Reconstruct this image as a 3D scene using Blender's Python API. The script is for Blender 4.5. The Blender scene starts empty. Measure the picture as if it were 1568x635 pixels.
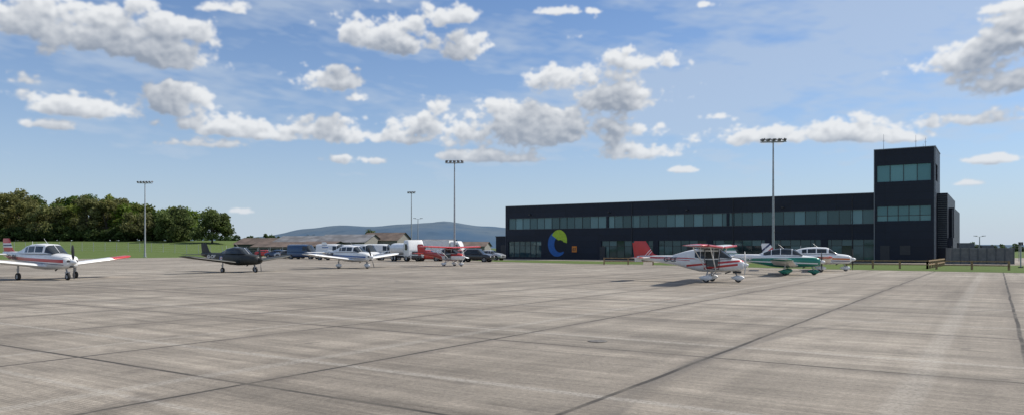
import bpy, math, random
import numpy as np
from mathutils import Vector, Matrix
random.seed(7); rng=np.random.default_rng(7)
F=1130.0; HZ=379.0; CH=1.9
S=bpy.context.scene
S.view_settings.view_transform='Standard'; S.view_settings.look='None'; S.view_settings.exposure=0
def gp(px,py=None,D=None,z=0.0):
    if D is None: D=F*(CH)/(py-HZ)
    return Vector(((px-784)/F*D,D,z))
# ------------------------------------------------------------------ node helpers
class NT:
    def __init__(s,tree): s.t=tree; s.n=tree.nodes; s.l=tree.links
    def new(s,ty,**k):
        n=s.n.new(ty)
        for a,b in k.items(): setattr(n,a,b)
        return n
    def put(s,sock,v):
        if isinstance(v,bpy.types.NodeSocket): s.l.new(v,sock)
        elif v is not None:
            if sock.type=='RGBA' and len(v)==3: v=(*v,1)
            sock.default_value=v
    def m(s,op,a,b=None,c=None,clamp=False):
        n=s.new('ShaderNodeMath',operation=op,use_clamp=clamp)
        s.put(n.inputs[0],a)
        if b is not None: s.put(n.inputs[1],b)
        if c is not None: s.put(n.inputs[2],c)
        return n.outputs[0]
    def vm(s,op,a,b=None):
        n=s.new('ShaderNodeVectorMath',operation=op); s.put(n.inputs[0],a)
        if b is not None: s.put(n.inputs[1],b)
        return n.outputs[1] if op in('DOT_PRODUCT','LENGTH') else n.outputs[0]
    def xyz(s,v):
        n=s.new('ShaderNodeSeparateXYZ'); s.put(n.inputs[0],v); return n.outputs
    def comb(s,x,y,z=0.0):
        n=s.new('ShaderNodeCombineXYZ'); s.put(n.inputs[0],x);s.put(n.inputs[1],y);s.put(n.inputs[2],z); return n.outputs[0]
    def noise(s,v,scale,detail=4,rough=.55,dist=0):
        n=s.new('ShaderNodeTexNoise'); s.put(n.inputs['Vector'],v)
        n.inputs['Scale'].default_value=scale;n.inputs['Detail'].default_value=detail;n.inputs['Roughness'].default_value=rough;n.inputs['Distortion'].default_value=dist
        return n.outputs[0]
    def white(s,v):
        n=s.new('ShaderNodeTexWhiteNoise'); s.put(n.inputs['Vector'],v); return n.outputs[0]
    def mr(s,v,a,b,c=0.0,d=1.0,smooth=True):
        n=s.new('ShaderNodeMapRange'); n.interpolation_type='SMOOTHSTEP' if smooth else 'LINEAR'
        for i,x in enumerate((v,a,b,c,d)): s.put(n.inputs[i],x)
        return n.outputs[0]
    def mix(s,f,a,b,mode='MIX'):
        n=s.new('ShaderNodeMix',data_type='RGBA',blend_type=mode); s.put(n.inputs[0],f); s.put(n.inputs[6],a); s.put(n.inputs[7],b); return n.outputs[2]
    def bump(s,h,strength=.3,dist=.05):
        n=s.new('ShaderNodeBump'); n.inputs['Strength'].default_value=strength; n.inputs['Distance'].default_value=dist; s.put(n.inputs['Height'],h); return n.outputs[0]
def newmat(name):
    m=bpy.data.materials.new(name); m.use_nodes=True
    t=NT(m.node_tree); b=m.node_tree.nodes['Principled BSDF']
    return m,t,b
def mat(name,col,rough=.5,metal=0,var=.12,scale=3,coat=0,spec=.5):
    m,t,b=newmat(name); g=t.new('ShaderNodeTexCoord').outputs['Object']
    n=t.noise(g,scale,3,.6); f=t.mr(n,.3,.7,1-var,1+var)
    c=t.vm('SCALE',tuple(col)); 
    c.node.inputs[3].default_value=1; t.l.new(f,c.node.inputs[3])
    t.l.new(c,b.inputs['Base Color'])
    b.inputs['Roughness'].default_value=rough; b.inputs['Metallic'].default_value=metal; b.inputs['Coat Weight'].default_value=coat
    b.inputs['Specular IOR Level'].default_value=spec
    return m
def stripe_mat(name,base,stripes,rough=.28,low=None):
    """stripes: (z0,slope,halfwidth,xmin,xmax,color) in object space"""
    m,t,b=newmat(name); g=t.new('ShaderNodeTexCoord').outputs['Object']; o=t.xyz(g)
    c=t.mix(t.mr(t.noise(g,2.5,3,.6),.35,.75),tuple(base),tuple(x*.86 for x in base))
    for z0,sl,hw,x0,x1,col in stripes:
        d=t.m('ABSOLUTE',t.m('SUBTRACT',o[2],t.m('MULTIPLY_ADD',o[0],sl,z0)))
        f=t.m('LESS_THAN',d,hw); f=t.m('MULTIPLY',f,t.m('GREATER_THAN',o[0],x0)); f=t.m('MULTIPLY',f,t.m('LESS_THAN',o[0],x1))
        c=t.mix(f,c,tuple(col))
    t.l.new(c,b.inputs['Base Color']); b.inputs['Roughness'].default_value=rough; b.inputs['Coat Weight'].default_value=.3
    return m
# ------------------------------------------------------------------ mesh helpers
class MB:
    def __init__(s): s.v=[];s.f=[];s.m=[]
    def add(s,vs,fs,mi=0):
        o=len(s.v); s.v+= [tuple(v) for v in vs]
        s.f+=[tuple(i+o for i in f) for f in fs]
        s.m+= (list(mi) if isinstance(mi,(list,tuple)) else [mi]*len(fs))
    def box(s,c,d,mi=0,M=None):
        vs=[Vector((c[0]+sx*d[0]/2,c[1]+sy*d[1]/2,c[2]+sz*d[2]/2)) for sx in(-1,1) for sy in(-1,1) for sz in(-1,1)]
        if M: vs=[M@v for v in vs]
        s.add(vs,[(0,1,3,2),(4,6,7,5),(0,4,5,1),(2,3,7,6),(0,2,6,4),(1,5,7,3)],mi)
    def bb(s,x0,x1,y0,y1,z0,z1,mi=0): s.box(((x0+x1)/2,(y0+y1)/2,(z0+z1)/2),(x1-x0,y1-y0,z1-z0),mi)
    def loft(s,rings,mi=0,cap=True,close=True,fm=None):
        n=len(rings[0]); vs=[p for r in rings for p in r]; fs=[];ms=[]
        for i in range(len(rings)-1):
            for j in range(n if close else n-1):
                k=(j+1)%n; fs.append((i*n+j,i*n+k,(i+1)*n+k,(i+1)*n+j)); ms.append(fm(i,j) if fm else mi)
        if cap:
            fs.append(tuple(range(n-1,-1,-1))); ms.append(mi); fs.append(tuple((len(rings)-1)*n+j for j in range(n))); ms.append(mi)
        s.add(vs,fs,ms)
    def tube(s,a,b,r1,r2=None,mi=0,n=10):
        a=Vector(a);b=Vector(b); r2=r1 if r2 is None else r2; d=(b-a).normalized()
        q=d.orthogonal().normalized(); w=d.cross(q)
        s.loft([[a+(q*math.cos(t)+w*math.sin(t))*r1 for t in [2*math.pi*i/n for i in range(n)]],
                [b+(q*math.cos(t)+w*math.sin(t))*r2 for t in [2*math.pi*i/n for i in range(n)]]],mi)
    def body(s,st,mi=0,n=24,fm=None):
        """stations (x,zc,hw,hh,[exp])"""
        rings=[]
        for q in st:
            e=2/(q[4] if len(q)>4 else 2.4); r=[]
            for i in range(n):
                t=2*math.pi*(i+.5)/n; c,si=math.cos(t),math.sin(t)
                r.append((q[0],q[2]*math.copysign(abs(c)**e,c),q[1]+q[3]*math.copysign(abs(si)**e,si)))
            rings.append(r)
        s.loft(rings,mi,fm=fm)
    def foil(s,sec,mi=0,vert=False,mis=None):
        """sections (span,xle,chord,z,thick)"""
        prof=[(0,0),(.012,.28),(.06,.62),(.18,.95),(.35,1),(.6,.75),(.85,.32),(1,.03)]
        rings=[]
        for sp,xl,ch,z,th in sec:
            up=[(xl-x*ch,z+h*th*ch*.6) for x,h in prof]; lo=[(xl-x*ch,z-h*th*ch*.4) for x,h in prof[::-1][:-1]]
            r=up+lo
            if vert: rings.append([(x,(zz-z),sp) for x,zz in r])
            else: rings.append([(x,sp,zz) for x,zz in r])
        s.loft(rings,mi,fm=(lambda i,j:mis[i]) if mis else None)
    def wheel(s,c,r,w,mt=0,mh=1,axis='y'):
        n=20; prof=[(-w/2,r*.55),(-w/2,r*.8),(-w*.38,r*.97),(0,r),(w*.38,r*.97),(w/2,r*.8),(w/2,r*.55)]
        rings=[[(c[0]+rr*math.cos(2*math.pi*i/n),c[1]+y,c[2]+rr*math.sin(2*math.pi*i/n)) for i in range(n)] for y,rr in prof]
        s.loft(rings,mt,cap=False)
        for sg in(-1,1):
            y=sg*w*.42
            ring=[(c[0]+r*.57*math.cos(2*math.pi*i/n),c[1]+y,c[2]+r*.57*math.sin(2*math.pi*i/n)) for i in range(n)]
            s.add(ring+[(c[0],c[1]+sg*w*.3,c[2])],[(i,(i+1)%n,n) for i in range(n)],mh)
    def obj(s,name,mats,parent=None,smooth=False,bevel=0,auto=35):
        me=bpy.data.meshes.new(name); me.from_pydata(s.v,[],s.f); me.update()
        for m in mats: me.materials.append(m)
        me.polygons.foreach_set('material_index',s.m)
        if smooth: me.polygons.foreach_set('use_smooth',[True]*len(me.polygons))
        import bmesh
        bm=bmesh.new(); bm.from_mesh(me); bmesh.ops.recalc_face_normals(bm,faces=bm.faces); 
        if smooth:
            for e in bm.edges:
                if len(e.link_faces)==2 and e.calc_face_angle(0)>math.radians(auto): e.smooth=False
        bm.to_mesh(me); bm.free()
        o=bpy.data.objects.new(name,me); S.collection.objects.link(o)
        if parent: o.parent=parent
        if bevel:
            b=o.modifiers.new('bevel','BEVEL'); b.width=bevel; b.segments=2; b.limit_method='ANGLE'
        return o
def empty(name,loc=(0,0,0),rz=0,sc=1):
    e=bpy.data.objects.new(name,None); e.empty_display_size=.5; S.collection.objects.link(e)
    e.location=loc; e.rotation_euler=(0,0,rz); e.scale=(sc,sc,sc); return e
def text(name,body,parent,loc,rot,size,m,ext=.004):
    c=bpy.data.curves.new(name,'FONT'); c.body=body; c.size=size; c.extrude=ext; c.align_x='CENTER'; c.offset=.008
    o=bpy.data.objects.new(name,c); S.collection.objects.link(o); o.parent=parent; o.location=loc; o.rotation_euler=rot; c.materials.append(m); return o
# ------------------------------------------------------------------ camera
cd=bpy.data.cameras.new('camera'); cam=bpy.data.objects.new('camera',cd); S.collection.objects.link(cam)
cam.location=(0,0,CH); cam.rotation_euler=(math.radians(90),0,0)
cd.sensor_width=36; cd.lens=36*F/1568; cd.shift_y=(HZ-317.5)/1568; cd.clip_end=40000; cd.clip_start=.1
S.camera=cam
# ------------------------------------------------------------------ sun + sky
SAZ=math.radians(72); SEL=math.radians(47)
sd=Vector((math.sin(SAZ)*math.cos(SEL),math.cos(SAZ)*math.cos(SEL),math.sin(SEL)))
l=bpy.data.lights.new('sun','SUN'); l.energy=4.8; l.angle=math.radians(.5); l.color=(1,.94,.85)
so=bpy.data.objects.new('sun',l); S.collection.objects.link(so); so.rotation_euler=sd.to_track_quat('Z','Y').to_euler()
W=bpy.data.worlds.new('World'); S.world=W; W.use_nodes=True; T=NT(W.node_tree)
W.cycles.sampling_method='MANUAL'; W.cycles.sample_map_resolution=256
bg=W.node_tree.nodes['Background']; bg.inputs[1].default_value=.1
clouds=[(190,58,135,40,1.3),(60,22,120,38,1.1),(250,85,70,22,1),(272,150,52,32,1.1),(150,160,120,22,.9),(60,120,60,14,.3),(330,184,110,22,1),(400,200,130,14,.8),(470,190,120,20,1.0),(590,205,100,16,.9),
 (590,38,90,36,1.15),(700,65,42,24,1.0),(700,22,40,16,.8),(500,120,48,24,.9),(545,148,25,8,.6),(690,192,110,25,1.05),(790,190,160,34,1.25),(860,118,70,26,1.1),(945,138,72,32,1.2),(988,88,60,20,1.1),(975,230,85,16,1.0),
 (1190,202,115,19,1.1),(1270,202,60,15,.9),(1470,85,95,28,1.05),(1550,50,70,44,1.05),(1530,120,90,30,1.1),(1500,178,100,18,1.0),(1380,205,75,13,.8),
 (315,217,60,10,.9),(730,237,75,12,.9),(340,8,45,12,.9),(850,15,50,8,.6),(370,322,26,5,.8),(75,190,45,9,.8),(1520,242,55,8,.8),(1475,280,30,5,.7),(1045,258,22,6,.7),(560,245,55,8,.6),(1560,5,60,14,1.0),(1080,5,24,8,.6),(880,55,22,7,.5),(1090,178,22,6,.6)]
# cloud layer computed over azimuth/elevation (fractal noise in the frequency domain)
IW,IH=4096,1024; PR=IW/(2*np.pi)
AZ,EL=np.meshgrid(((np.arange(IW)+.5)/IW*2*np.pi-np.pi).astype(np.float32),((np.arange(IH)+.5)/IH*np.pi/2).astype(np.float32))
Mm=np.full(AZ.shape,-2.0,np.float32)
def addc(a,e,ra,re,A):
    q1=(AZ-a)/ra; q2=(EL-e)/re; q2=np.where(q2<0,-2.1*q2,q2); r=A-(q1*q1+q2*q2)**.85
    k=.3; h=np.maximum(k-np.abs(Mm-r),0)/k; Mm[:]=np.maximum(Mm,r)+h*h*k*.25
for px,py,rx,ry,A_ in clouds:
    a=math.atan((px-784)/F); e=math.atan((HZ-(py+ry*.4))/F*math.cos(a)); addc(a,e,rx/F*math.cos(a)**2*1.0,ry/F*math.cos(a)*1.15,A_+.06)
r2=np.random.default_rng(3)
for i in range(60):
    a=r2.uniform(-np.pi,np.pi); e=r2.uniform(.06,1.2)
    if abs(a)<.72 and e<.42: continue
    s_=r2.uniform(.4,1.3)*(.25+e); addc(a,e,.18*s_/max(.3,math.cos(e)),.07*s_,r2.uniform(.7,1.3))
ky=np.fft.fftfreq(IH)[:,None].astype(np.float32); kx=np.fft.rfftfreq(IW)[None,:].astype(np.float32)
def spec(seed,beta,lmax,lmin=2,ax=1.0,ay=1.0,rot=0):
    """ax>ay stretches the features horizontally"""
    w=np.random.default_rng(seed).normal(size=(IH,IW)).astype(np.float32)
    a_=kx*math.cos(rot)+ky*math.sin(rot); b_=-kx*math.sin(rot)+ky*math.cos(rot)
    k=np.sqrt((a_*ax)**2+(b_*ay)**2)+1e-9
    f=k**(-beta)*np.exp(-(1/(k*lmax))**4)*np.exp(-(k*lmin)**2)
    o=np.fft.irfft2(np.fft.rfft2(w)*f,s=(IH,IW)); return (o/o.std()).astype(np.float32)
fb=spec(1,1.55,110,1.5,1.5,1.0)
b1=np.abs(spec(2,1.0,60,14,1.35,1)); b2=np.abs(spec(3,1.0,26,6,1.25,1)); b3=np.abs(spec(4,1.0,12,3))
dn=Mm+.44*fb+.30*(b1-.75)+.15*(b2-.75)+.06*(b3-.75)
al=np.clip((dn+.12)/.72,0,1); al=al*al*(3-2*al)
od=np.zeros_like(dn); dp=np.clip(dn,0,1.2)
for i in range(1,15):
    s_=i*3.0; od+=np.roll(dp,(-int(round(s_*.9)),-int(round(s_*.40))),(0,1))
lit=np.exp(-od*.165)
em=dn-np.roll(dn,(-4,-2),(0,1)); lit=np.clip(lit*1.0+.27*em*al+.02,0,1)
ci=spec(7,1.5,520,2,3.4,1.0,.16)*.6+spec(8,1.3,200,2,4.5,1,-.12)*.45; ci=np.clip((ci+.6)/1.95,0,1)
pxs=np.ones((IH,IW,4),np.float32); pxs[...,0]=al; pxs[...,1]=lit; pxs[...,2]=ci
im=bpy.data.images.new('cloud_layer',IW,IH,float_buffer=True,is_data=True); im.pixels.foreach_set(pxs.ravel()); im.update(); im.pack()
D0=T.vm('NORMALIZE',T.new('ShaderNodeTexCoord').outputs['Generated'])
x,y,z=T.xyz(D0); elv=T.m('MAXIMUM',z,0.0)
it=T.new('ShaderNodeTexImage'); it.image=im; it.extension='EXTEND'; it.interpolation='Cubic'
T.l.new(T.comb(T.m('MULTIPLY_ADD',T.m('ARCTAN2',x,y),1/(2*math.pi),.5),T.m('MAXIMUM',T.m('MULTIPLY',T.m('ARCSINE',z),2/math.pi),0.001)),it.inputs[0])
alpha,litn,cir=T.xyz(it.outputs[0])
sky=T.new('ShaderNodeTexSky',sky_type='NISHITA'); sky.sun_disc=False; sky.sun_elevation=SEL; sky.sun_rotation=SAZ; sky.air_density=1.0; sky.dust_density=.5; sky.ozone_density=2.4
skyc=T.mix(1.0,sky.outputs[0],(.80,.98,1.20),'MULTIPLY')
haze=T.m('MULTIPLY',T.m('POWER',T.m('SUBTRACT',1.0,elv),6.5),.9)
veil=T.m('MAXIMUM',T.m('MULTIPLY',cir,.6),haze)
c=T.mix(T.m('MINIMUM',veil,.94),skyc,(5.3,6.15,7.3))
cc=T.mix(litn,(2.9,3.35,4.1),(8.5,8.65,8.8))
far=T.mr(elv,0.03,.19,.5,0.0); cc=T.mix(far,cc,(6.0,6.6,7.4))
c=T.mix(T.m('MULTIPLY',alpha,.95,clamp=True),c,cc)
T.l.new(c,bg.inputs[0])
# ------------------------------------------------------------------ materials
UX,UY=.836,-.549; VX,VY=.549,.836
glass,t,b=newmat('tinted_glass'); b.inputs['Base Color'].default_value=(.02,.03,.035,1); b.inputs['Roughness'].default_value=.06; b.inputs['IOR'].default_value=1.5
nn=t.noise(t.new('ShaderNodeTexCoord').outputs['Object'],2.2,3); t.l.new(t.mix(nn,(.012,.016,.02),(.05,.06,.065)),b.inputs['Base Color'])
rubber=mat('rubber',(.02,.02,.02),.85); hub=mat('wheel_hub',(.5,.5,.5),.4,.3); darkm=mat('dark_metal',(.03,.03,.033),.5)
steel=mat('galvanised_steel',(.36,.37,.38),.5,.2); whitep=mat('white_paint',(.78,.78,.76),.3,0,.05,2,.3); redp=mat('red_paint',(.5,.025,.02),.3,0,.1,2,.3)
wood=mat('timber',(.30,.2,.11),.85,0,.3,8); inkm=mat('registration_ink',(.03,.03,.04),.5)
def ground_mats():
    m,t,b=newmat('concrete_apron'); P=t.new('ShaderNodeTexCoord').outputs['Object']; o=t.xyz(P)
    U=t.m('ADD',t.m('MULTIPLY',o[0],UX),t.m('MULTIPLY',o[1],UY)); V=t.m('ADD',t.m('MULTIPLY',o[0],VX),t.m('MULTIPLY',o[1],VY))
    wob=t.m('MULTIPLY_ADD',t.noise(P,.35,2),.10,-.05)
    big=t.noise(P,.045,4,.6); med=t.noise(P,.5,4,.65); fine=t.noise(P,16,3,.75); grit=t.noise(P,70,2,.8)
    su=t.noise(t.comb(t.m('MULTIPLY',U,.07),t.m('MULTIPLY',V,1.3)),1.0,5,.72)
    su2=t.noise(t.comb(t.m('MULTIPLY',U,.5),t.m('MULTIPLY',V,9.0),3.0),1.0,3,.7)
    sv=t.noise(t.comb(t.m('MULTIPLY',U,1.1),t.m('MULTIPLY',V,.05),7.0),1.0,4,.65)
    f=t.m('MULTIPLY_ADD',big,1.1,.45)
    for n,k in((med,.9),(su,1.6),(su2,.9),(sv,.95),(fine,1.2),(grit,1.2)):
        f=t.m('MULTIPLY',f,t.m('MULTIPLY_ADD',n,k,1-k*.5))
    su_,sv_=4.6,6.0
    uo=t.m('DIVIDE',t.m('ADD',t.m('ADD',U,4.17+su_*60),wob),su_); vo=t.m('DIVIDE',t.m('ADD',t.m('ADD',V,-6.6+sv_*60),wob),sv_)
    sl=t.white(t.comb(t.m('FLOOR',uo),t.m('FLOOR',vo))); f=t.m('MULTIPLY',f,t.m('MULTIPLY_ADD',sl,.17,.915))
    lane=t.white(t.comb(t.m('FLOOR',uo),3.0)); f=t.m('MULTIPLY',f,t.m('MULTIPLY_ADD',lane,.12,.94))
    du=t.m('MULTIPLY',t.m('PINGPONG',uo,.5),su_); dv_=t.m('MULTIPLY',t.m('PINGPONG',vo,.5),sv_)
    brk=t.mr(med,.34,.56,.4,1)
    ju0=t.mr(du,.022,.06,1,0); jv0=t.mr(dv_,.02,.055,1,0); jj=t.m('MAXIMUM',ju0,jv0)
    halo=t.m('MULTIPLY',t.mr(t.m('MINIMUM',du,dv_),.03,.5,1,0),t.mr(su,.4,.62))
    c=t.mix(big,(.25,.21,.165),(.275,.25,.21))
    c=t.vm('SCALE',c); t.l.new(f,c.node.inputs[3])
    c=t.mix(t.m('MULTIPLY',halo,.5),c,(.105,.09,.075))
    for W_,c0,w,amp in((U,-.95,.28,.28),(V,8.5,.14,.5),(V,14.2,.16,.45),(V,5.2,.10,.4),(U,-9.8,.22,.35),(V,21.0,.2,.4),(U,-14.6,.14,.35),(V,27.2,.25,.35)):
        dd=t.m('ABSOLUTE',t.m('ADD',t.m('SUBTRACT',W_,c0),t.m('MULTIPLY',wob,1.5)))
        k=t.m('MULTIPLY',t.mr(dd,w*.3,w,1,0),t.m('MULTIPLY',t.mr(fine,.3,.6),amp)); c=t.mix(k,c,(.45,.42,.37))
    for cx,cy,R,w in((-30,38,22,.16),(-30,38,23.8,.16),(26,-2,27,.2),(-6,60,26,.2),(-6,60,28,.2)):
        rr=t.vm('LENGTH',t.vm('SUBTRACT',P,(cx,cy,0))); dd=t.m('ABSOLUTE',t.m('SUBTRACT',rr,R))
        k=t.m('MULTIPLY',t.mr(dd,w*.3,w,1,0),t.mr(sv,.42,.62,0,.4)); c=t.mix(k,c,(.08,.075,.07))
    st=t.mr(t.noise(P,.9,4,.6),.58,.74,0,.55); c=t.mix(st,c,(.115,.10,.085))
    c=t.mix(t.m('MULTIPLY',t.m('MULTIPLY',jj,brk),.92),c,(.04,.036,.032))
    t.l.new(c,b.inputs['Base Color']); b.inputs['Roughness'].default_value=.85; b.inputs['Specular IOR Level'].default_value=.3
    rib=t.m('SINE',t.m('MULTIPLY',V,2*math.pi/.055)); h=t.m('ADD',t.m('MULTIPLY',rib,.25),t.m('MULTIPLY',grit,1.3))
    t.l.new(t.bump(h,.6,.012),b.inputs['Normal'])
    gm,t,b=newmat('grass'); P=t.new('ShaderNodeTexCoord').outputs['Object']
    a=t.noise(P,.03,4,.6); e=t.noise(P,1.2,5,.7); k=t.noise(P,12,3,.7)
    c=t.mix(a,(.08,.135,.035),(.135,.185,.06)); c=t.mix(t.mr(e,.4,.7,0,.5),c,(.16,.165,.075)); c=t.mix(t.mr(k,.3,.7,0,.4),c,(.055,.08,.022))
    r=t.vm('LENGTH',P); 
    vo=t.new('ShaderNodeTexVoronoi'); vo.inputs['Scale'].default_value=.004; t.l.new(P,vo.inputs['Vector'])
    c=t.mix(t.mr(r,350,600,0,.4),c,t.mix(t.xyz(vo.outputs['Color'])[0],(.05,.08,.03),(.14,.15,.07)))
    c=t.mix(t.mr(r,500,3500,0,.75),c,(.12,.16,.16))  # distance haze mixed into the far grass colour
    t.l.new(c,b.inputs['Base Color']); b.inputs['Roughness'].default_value=.95; b.inputs['Specular IOR Level'].default_value=.1
    t.l.new(t.bump(e,.8,.2),b.inputs['Normal'])
    return m,gm
apron_m,grass_m=ground_mats()
asphalt=mat('asphalt',(.07,.07,.072),.9,0,.25,1.5)
# ------------------------------------------------------------------ ground
def sst(a,b,x):
    t=max(0,min(1,(x-a)/(b-a))); return t*t*(3-2*t)
def gz(x,y):
    return 4.3*sst(150,245,y)*sst(-62,-92,x)*(1-sst(600,1500,y))
xs=[-14000,-8000,-4000,-2000,-1000,-600,-400,-300]+list(range(-260,61,10))+[100,200,400,800,1600,4000,8000,14000]
ys=[-14000,-4000,-1000,-300,-50,50,100]+list(range(120,301,10))+[350,450,600,900,1500,2500,4500,8000,14000]
mb=MB(); mb.add([(x,y,gz(x,y)-.03) for y in ys for x in xs],[(j*len(xs)+i,j*len(xs)+i+1,(j+1)*len(xs)+i+1,(j+1)*len(xs)+i) for j in range(len(ys)-1) for i in range(len(xs)-1)])
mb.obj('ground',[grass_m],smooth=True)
L1=Vector((-82.6,119)); v2=Vector((VX,VY)); u2=Vector((UX,UY))
pts=[L1-v2*260,L1,L1+v2*52,L1+v2*52+u2*58,Vector((20,170)),Vector((95,140)),Vector((120,95)),Vector((190,60)),Vector((160,-160))]
mb=MB(); mb.add([(p.x,p.y,0) for p in pts],[tuple(range(len(pts)-1,-1,-1))]); mb.obj('apron',[apron_m])
def sheet(name,pp,z,m):
    mb=MB(); q=[gp(a,b_) for a,b_ in pp]; mb.add([(p.x,p.y,z) for p in q],[tuple(range(len(q)))]); return mb.obj(name,[m])
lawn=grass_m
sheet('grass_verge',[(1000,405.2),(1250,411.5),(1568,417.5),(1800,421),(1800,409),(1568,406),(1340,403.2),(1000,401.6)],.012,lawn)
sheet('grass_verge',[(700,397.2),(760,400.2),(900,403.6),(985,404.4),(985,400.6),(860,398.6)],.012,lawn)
sheet('access_road',[(430,391.6),(700,395.0),(800,398),(840,397.4),(700,393.2),(430,390.5)],.012,asphalt)
# ------------------------------------------------------------------ hills
hm,t,b=newmat('hill_haze_blue'); P=t.new('ShaderNodeTexCoord').outputs['Object']
c=t.mix(t.mr(t.noise(P,.0012,6,.6),.35,.65),(.07,.12,.185),(.115,.155,.195)); c=t.mix(t.mr(t.noise(P,.004,5,.6),.55,.65,0,.5),c,(.06,.10,.15)); t.l.new(c,b.inputs['Base Color']); b.inputs['Roughness'].default_value=1; b.inputs['Specular IOR Level'].default_value=0  # blue-grey hill tones: aerial haze baked into the base colour
prof=[(-400,372),(0,370),(200,369),(400,364),(440,358),(480,352),(520,347.5),(560,345.5),(600,344.5),(640,341.5),(680,340),(710,342),(740,345.5),(790,349),(860,355),(950,362),(1100,368),(1300,371),(1450,374),(1600,375.5),(1900,377)]
def py_at(p):
    for (a,ya),(b_,yb) in zip(prof,prof[1:]):
        if a<=p<=b_: return ya+(yb-ya)*(p-a)/(b_-a)
    return 377
mb=MB(); N=240; R_=10; vs=[]
for k in range(R_+1):
    Y=6000+k*300-1500; 
    for i in range(N+1):
        p=-400+2300*i/N; X=(p-784)/F*6000; zr=(HZ-py_at(p))/F*6000
        s=math.sin(math.pi*k/R_)**.8; zz=zr*s*(1+.04*math.sin(i*.31+k)+.03*math.sin(i*.83+2*k)*(k!=5)) 
        vs.append((X,Y+120*math.sin(i*.2+k),zz if 0<k<R_ else -5))
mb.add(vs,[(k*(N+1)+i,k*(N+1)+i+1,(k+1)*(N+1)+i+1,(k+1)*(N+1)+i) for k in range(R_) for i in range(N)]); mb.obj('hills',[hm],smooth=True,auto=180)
# ------------------------------------------------------------------ trees
lm,t,b=newmat('foliage'); at=t.new('ShaderNodeAttribute'); at.attribute_name='tint'
c=at.outputs['Color']; t.l.new(c,b.inputs['Base Color']); b.inputs['Roughness'].default_value=.7; b.inputs['Specular IOR Level'].default_value=.2
tr=t.new('ShaderNodeBsdfTranslucent'); t.l.new(c,tr.inputs[0]); ms=t.new('ShaderNodeMixShader'); ms.inputs[0].default_value=.4; t.l.new(b.outputs[0],ms.inputs[1]); t.l.new(tr.outputs[0],ms.inputs[2]); t.l.new(ms.outputs[0],t.n['Material Output'].inputs[0])
bark=mat('bark',(.07,.055,.04),.95)
class Trees:
    def __init__(s): s.V=[];s.C=[];s.mb=MB()
    def crown(s,c,R,H,col,nl=16,n=2600,ls=.5):
        L=[]
        for i in range(nl):
            a=rng.uniform(0,6.283); h=rng.uniform(.1,.92); rr=R*(1-abs(h-.42)**1.6*1.35)*rng.uniform(.35,.85)
            L.append((c[0]+rr*math.cos(a),c[1]+rr*math.sin(a),c[2]+H*h,R*rng.uniform(.24,.42)))
        L=np.array(L); k=rng.integers(0,nl,n); d=rng.normal(size=(n,3)); d/=np.linalg.norm(d,axis=1)[:,None]
        rad=L[k,3]*(rng.uniform(.35,1.1,n)); p=L[k,:3]+d*rad[:,None]*np.array([1,1,.8])
        a=rng.normal(size=(n,3)); a/=np.linalg.norm(a,axis=1)[:,None]; bb=np.cross(a,rng.normal(size=(n,3))); bb/=np.linalg.norm(bb,axis=1)[:,None]
        sz=(ls*rng.uniform(.5,1.15,n))[:,None]
        s.V.append(np.stack([p-a*sz,p-bb*sz*.6,p+a*sz,p+bb*sz*.6],1).reshape(-1,3))
        lt=rng.uniform(.65,1.35,nl)[k]*rng.uniform(.75,1.25,n)
        s.C.append(np.repeat(np.clip(np.array(col)[None]*lt[:,None]*1.6,0,1),4,axis=0))
        return L
    def tree(s,x,y,z0,h,R,col,n=2600,ls=.5,trunk=.28):
        L=s.crown((x,y,z0+h*trunk),R,h*(1-trunk),col,16,n,ls)
        s.mb.tube((x,y,z0-.5),(x,y,z0+h*.45),h*.028,h*.018,0,7)
        for q in L[:7]: s.mb.tube((x,y,z0+h*.3),(q[0],q[1],q[2]),h*.012,h*.004,0,5)
    def finish(s,name):
        par=empty(name)
        if s.mb.v: s.mb.obj('trunks',[bark],par)
        V=np.concatenate(s.V); C=np.concatenate(s.C); me=bpy.data.meshes.new('foliage'); n=len(V)//4
        me.from_pydata(V.tolist(),[],np.arange(len(V)).reshape(-1,4).tolist()); me.materials.append(lm)
        ca=me.color_attributes.new('tint','FLOAT_COLOR','POINT'); ca.data.foreach_set('color',np.concatenate([C,np.ones((len(C),1))],1).ravel())
        o=bpy.data.objects.new('foliage',me); S.collection.objects.link(o); o.parent=par
def ty(p):
    pr=[(-150,292),(0,293),(50,296),(90,303),(130,300),(170,303),(195,306),(220,315),(250,314),(275,318),(298,326)]
    for (a,ya),(b_,yb) in zip(pr,pr[1:]):
        if a<=p<=b_: return ya+(yb-ya)*(p-a)/(b_-a)
    return 300
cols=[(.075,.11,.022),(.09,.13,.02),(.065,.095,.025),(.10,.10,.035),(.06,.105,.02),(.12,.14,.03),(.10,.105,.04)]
tw=Trees()
for row,(D,dy) in enumerate(((235,6),(255,2),(275,0))):
    p=-140+row*9
    while p<292:
        X=(p-784)/F*D; z0=gz(X,D); top=CH+(HZ-ty(p)-dy-rng.uniform(-6,5))/F*D; h=top-z0
        if p>225: h*=.93
        tw.tree(X,D+rng.uniform(-5,5),z0,h,rng.uniform(4.6,6.6),cols[rng.integers(0,7)],2700,.48,.14)
        p+=rng.uniform(24,34)
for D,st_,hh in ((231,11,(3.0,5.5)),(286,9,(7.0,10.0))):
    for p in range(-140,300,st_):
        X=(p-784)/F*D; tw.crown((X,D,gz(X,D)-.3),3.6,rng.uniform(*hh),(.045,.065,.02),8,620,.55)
tw.finish('woodland')
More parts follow.
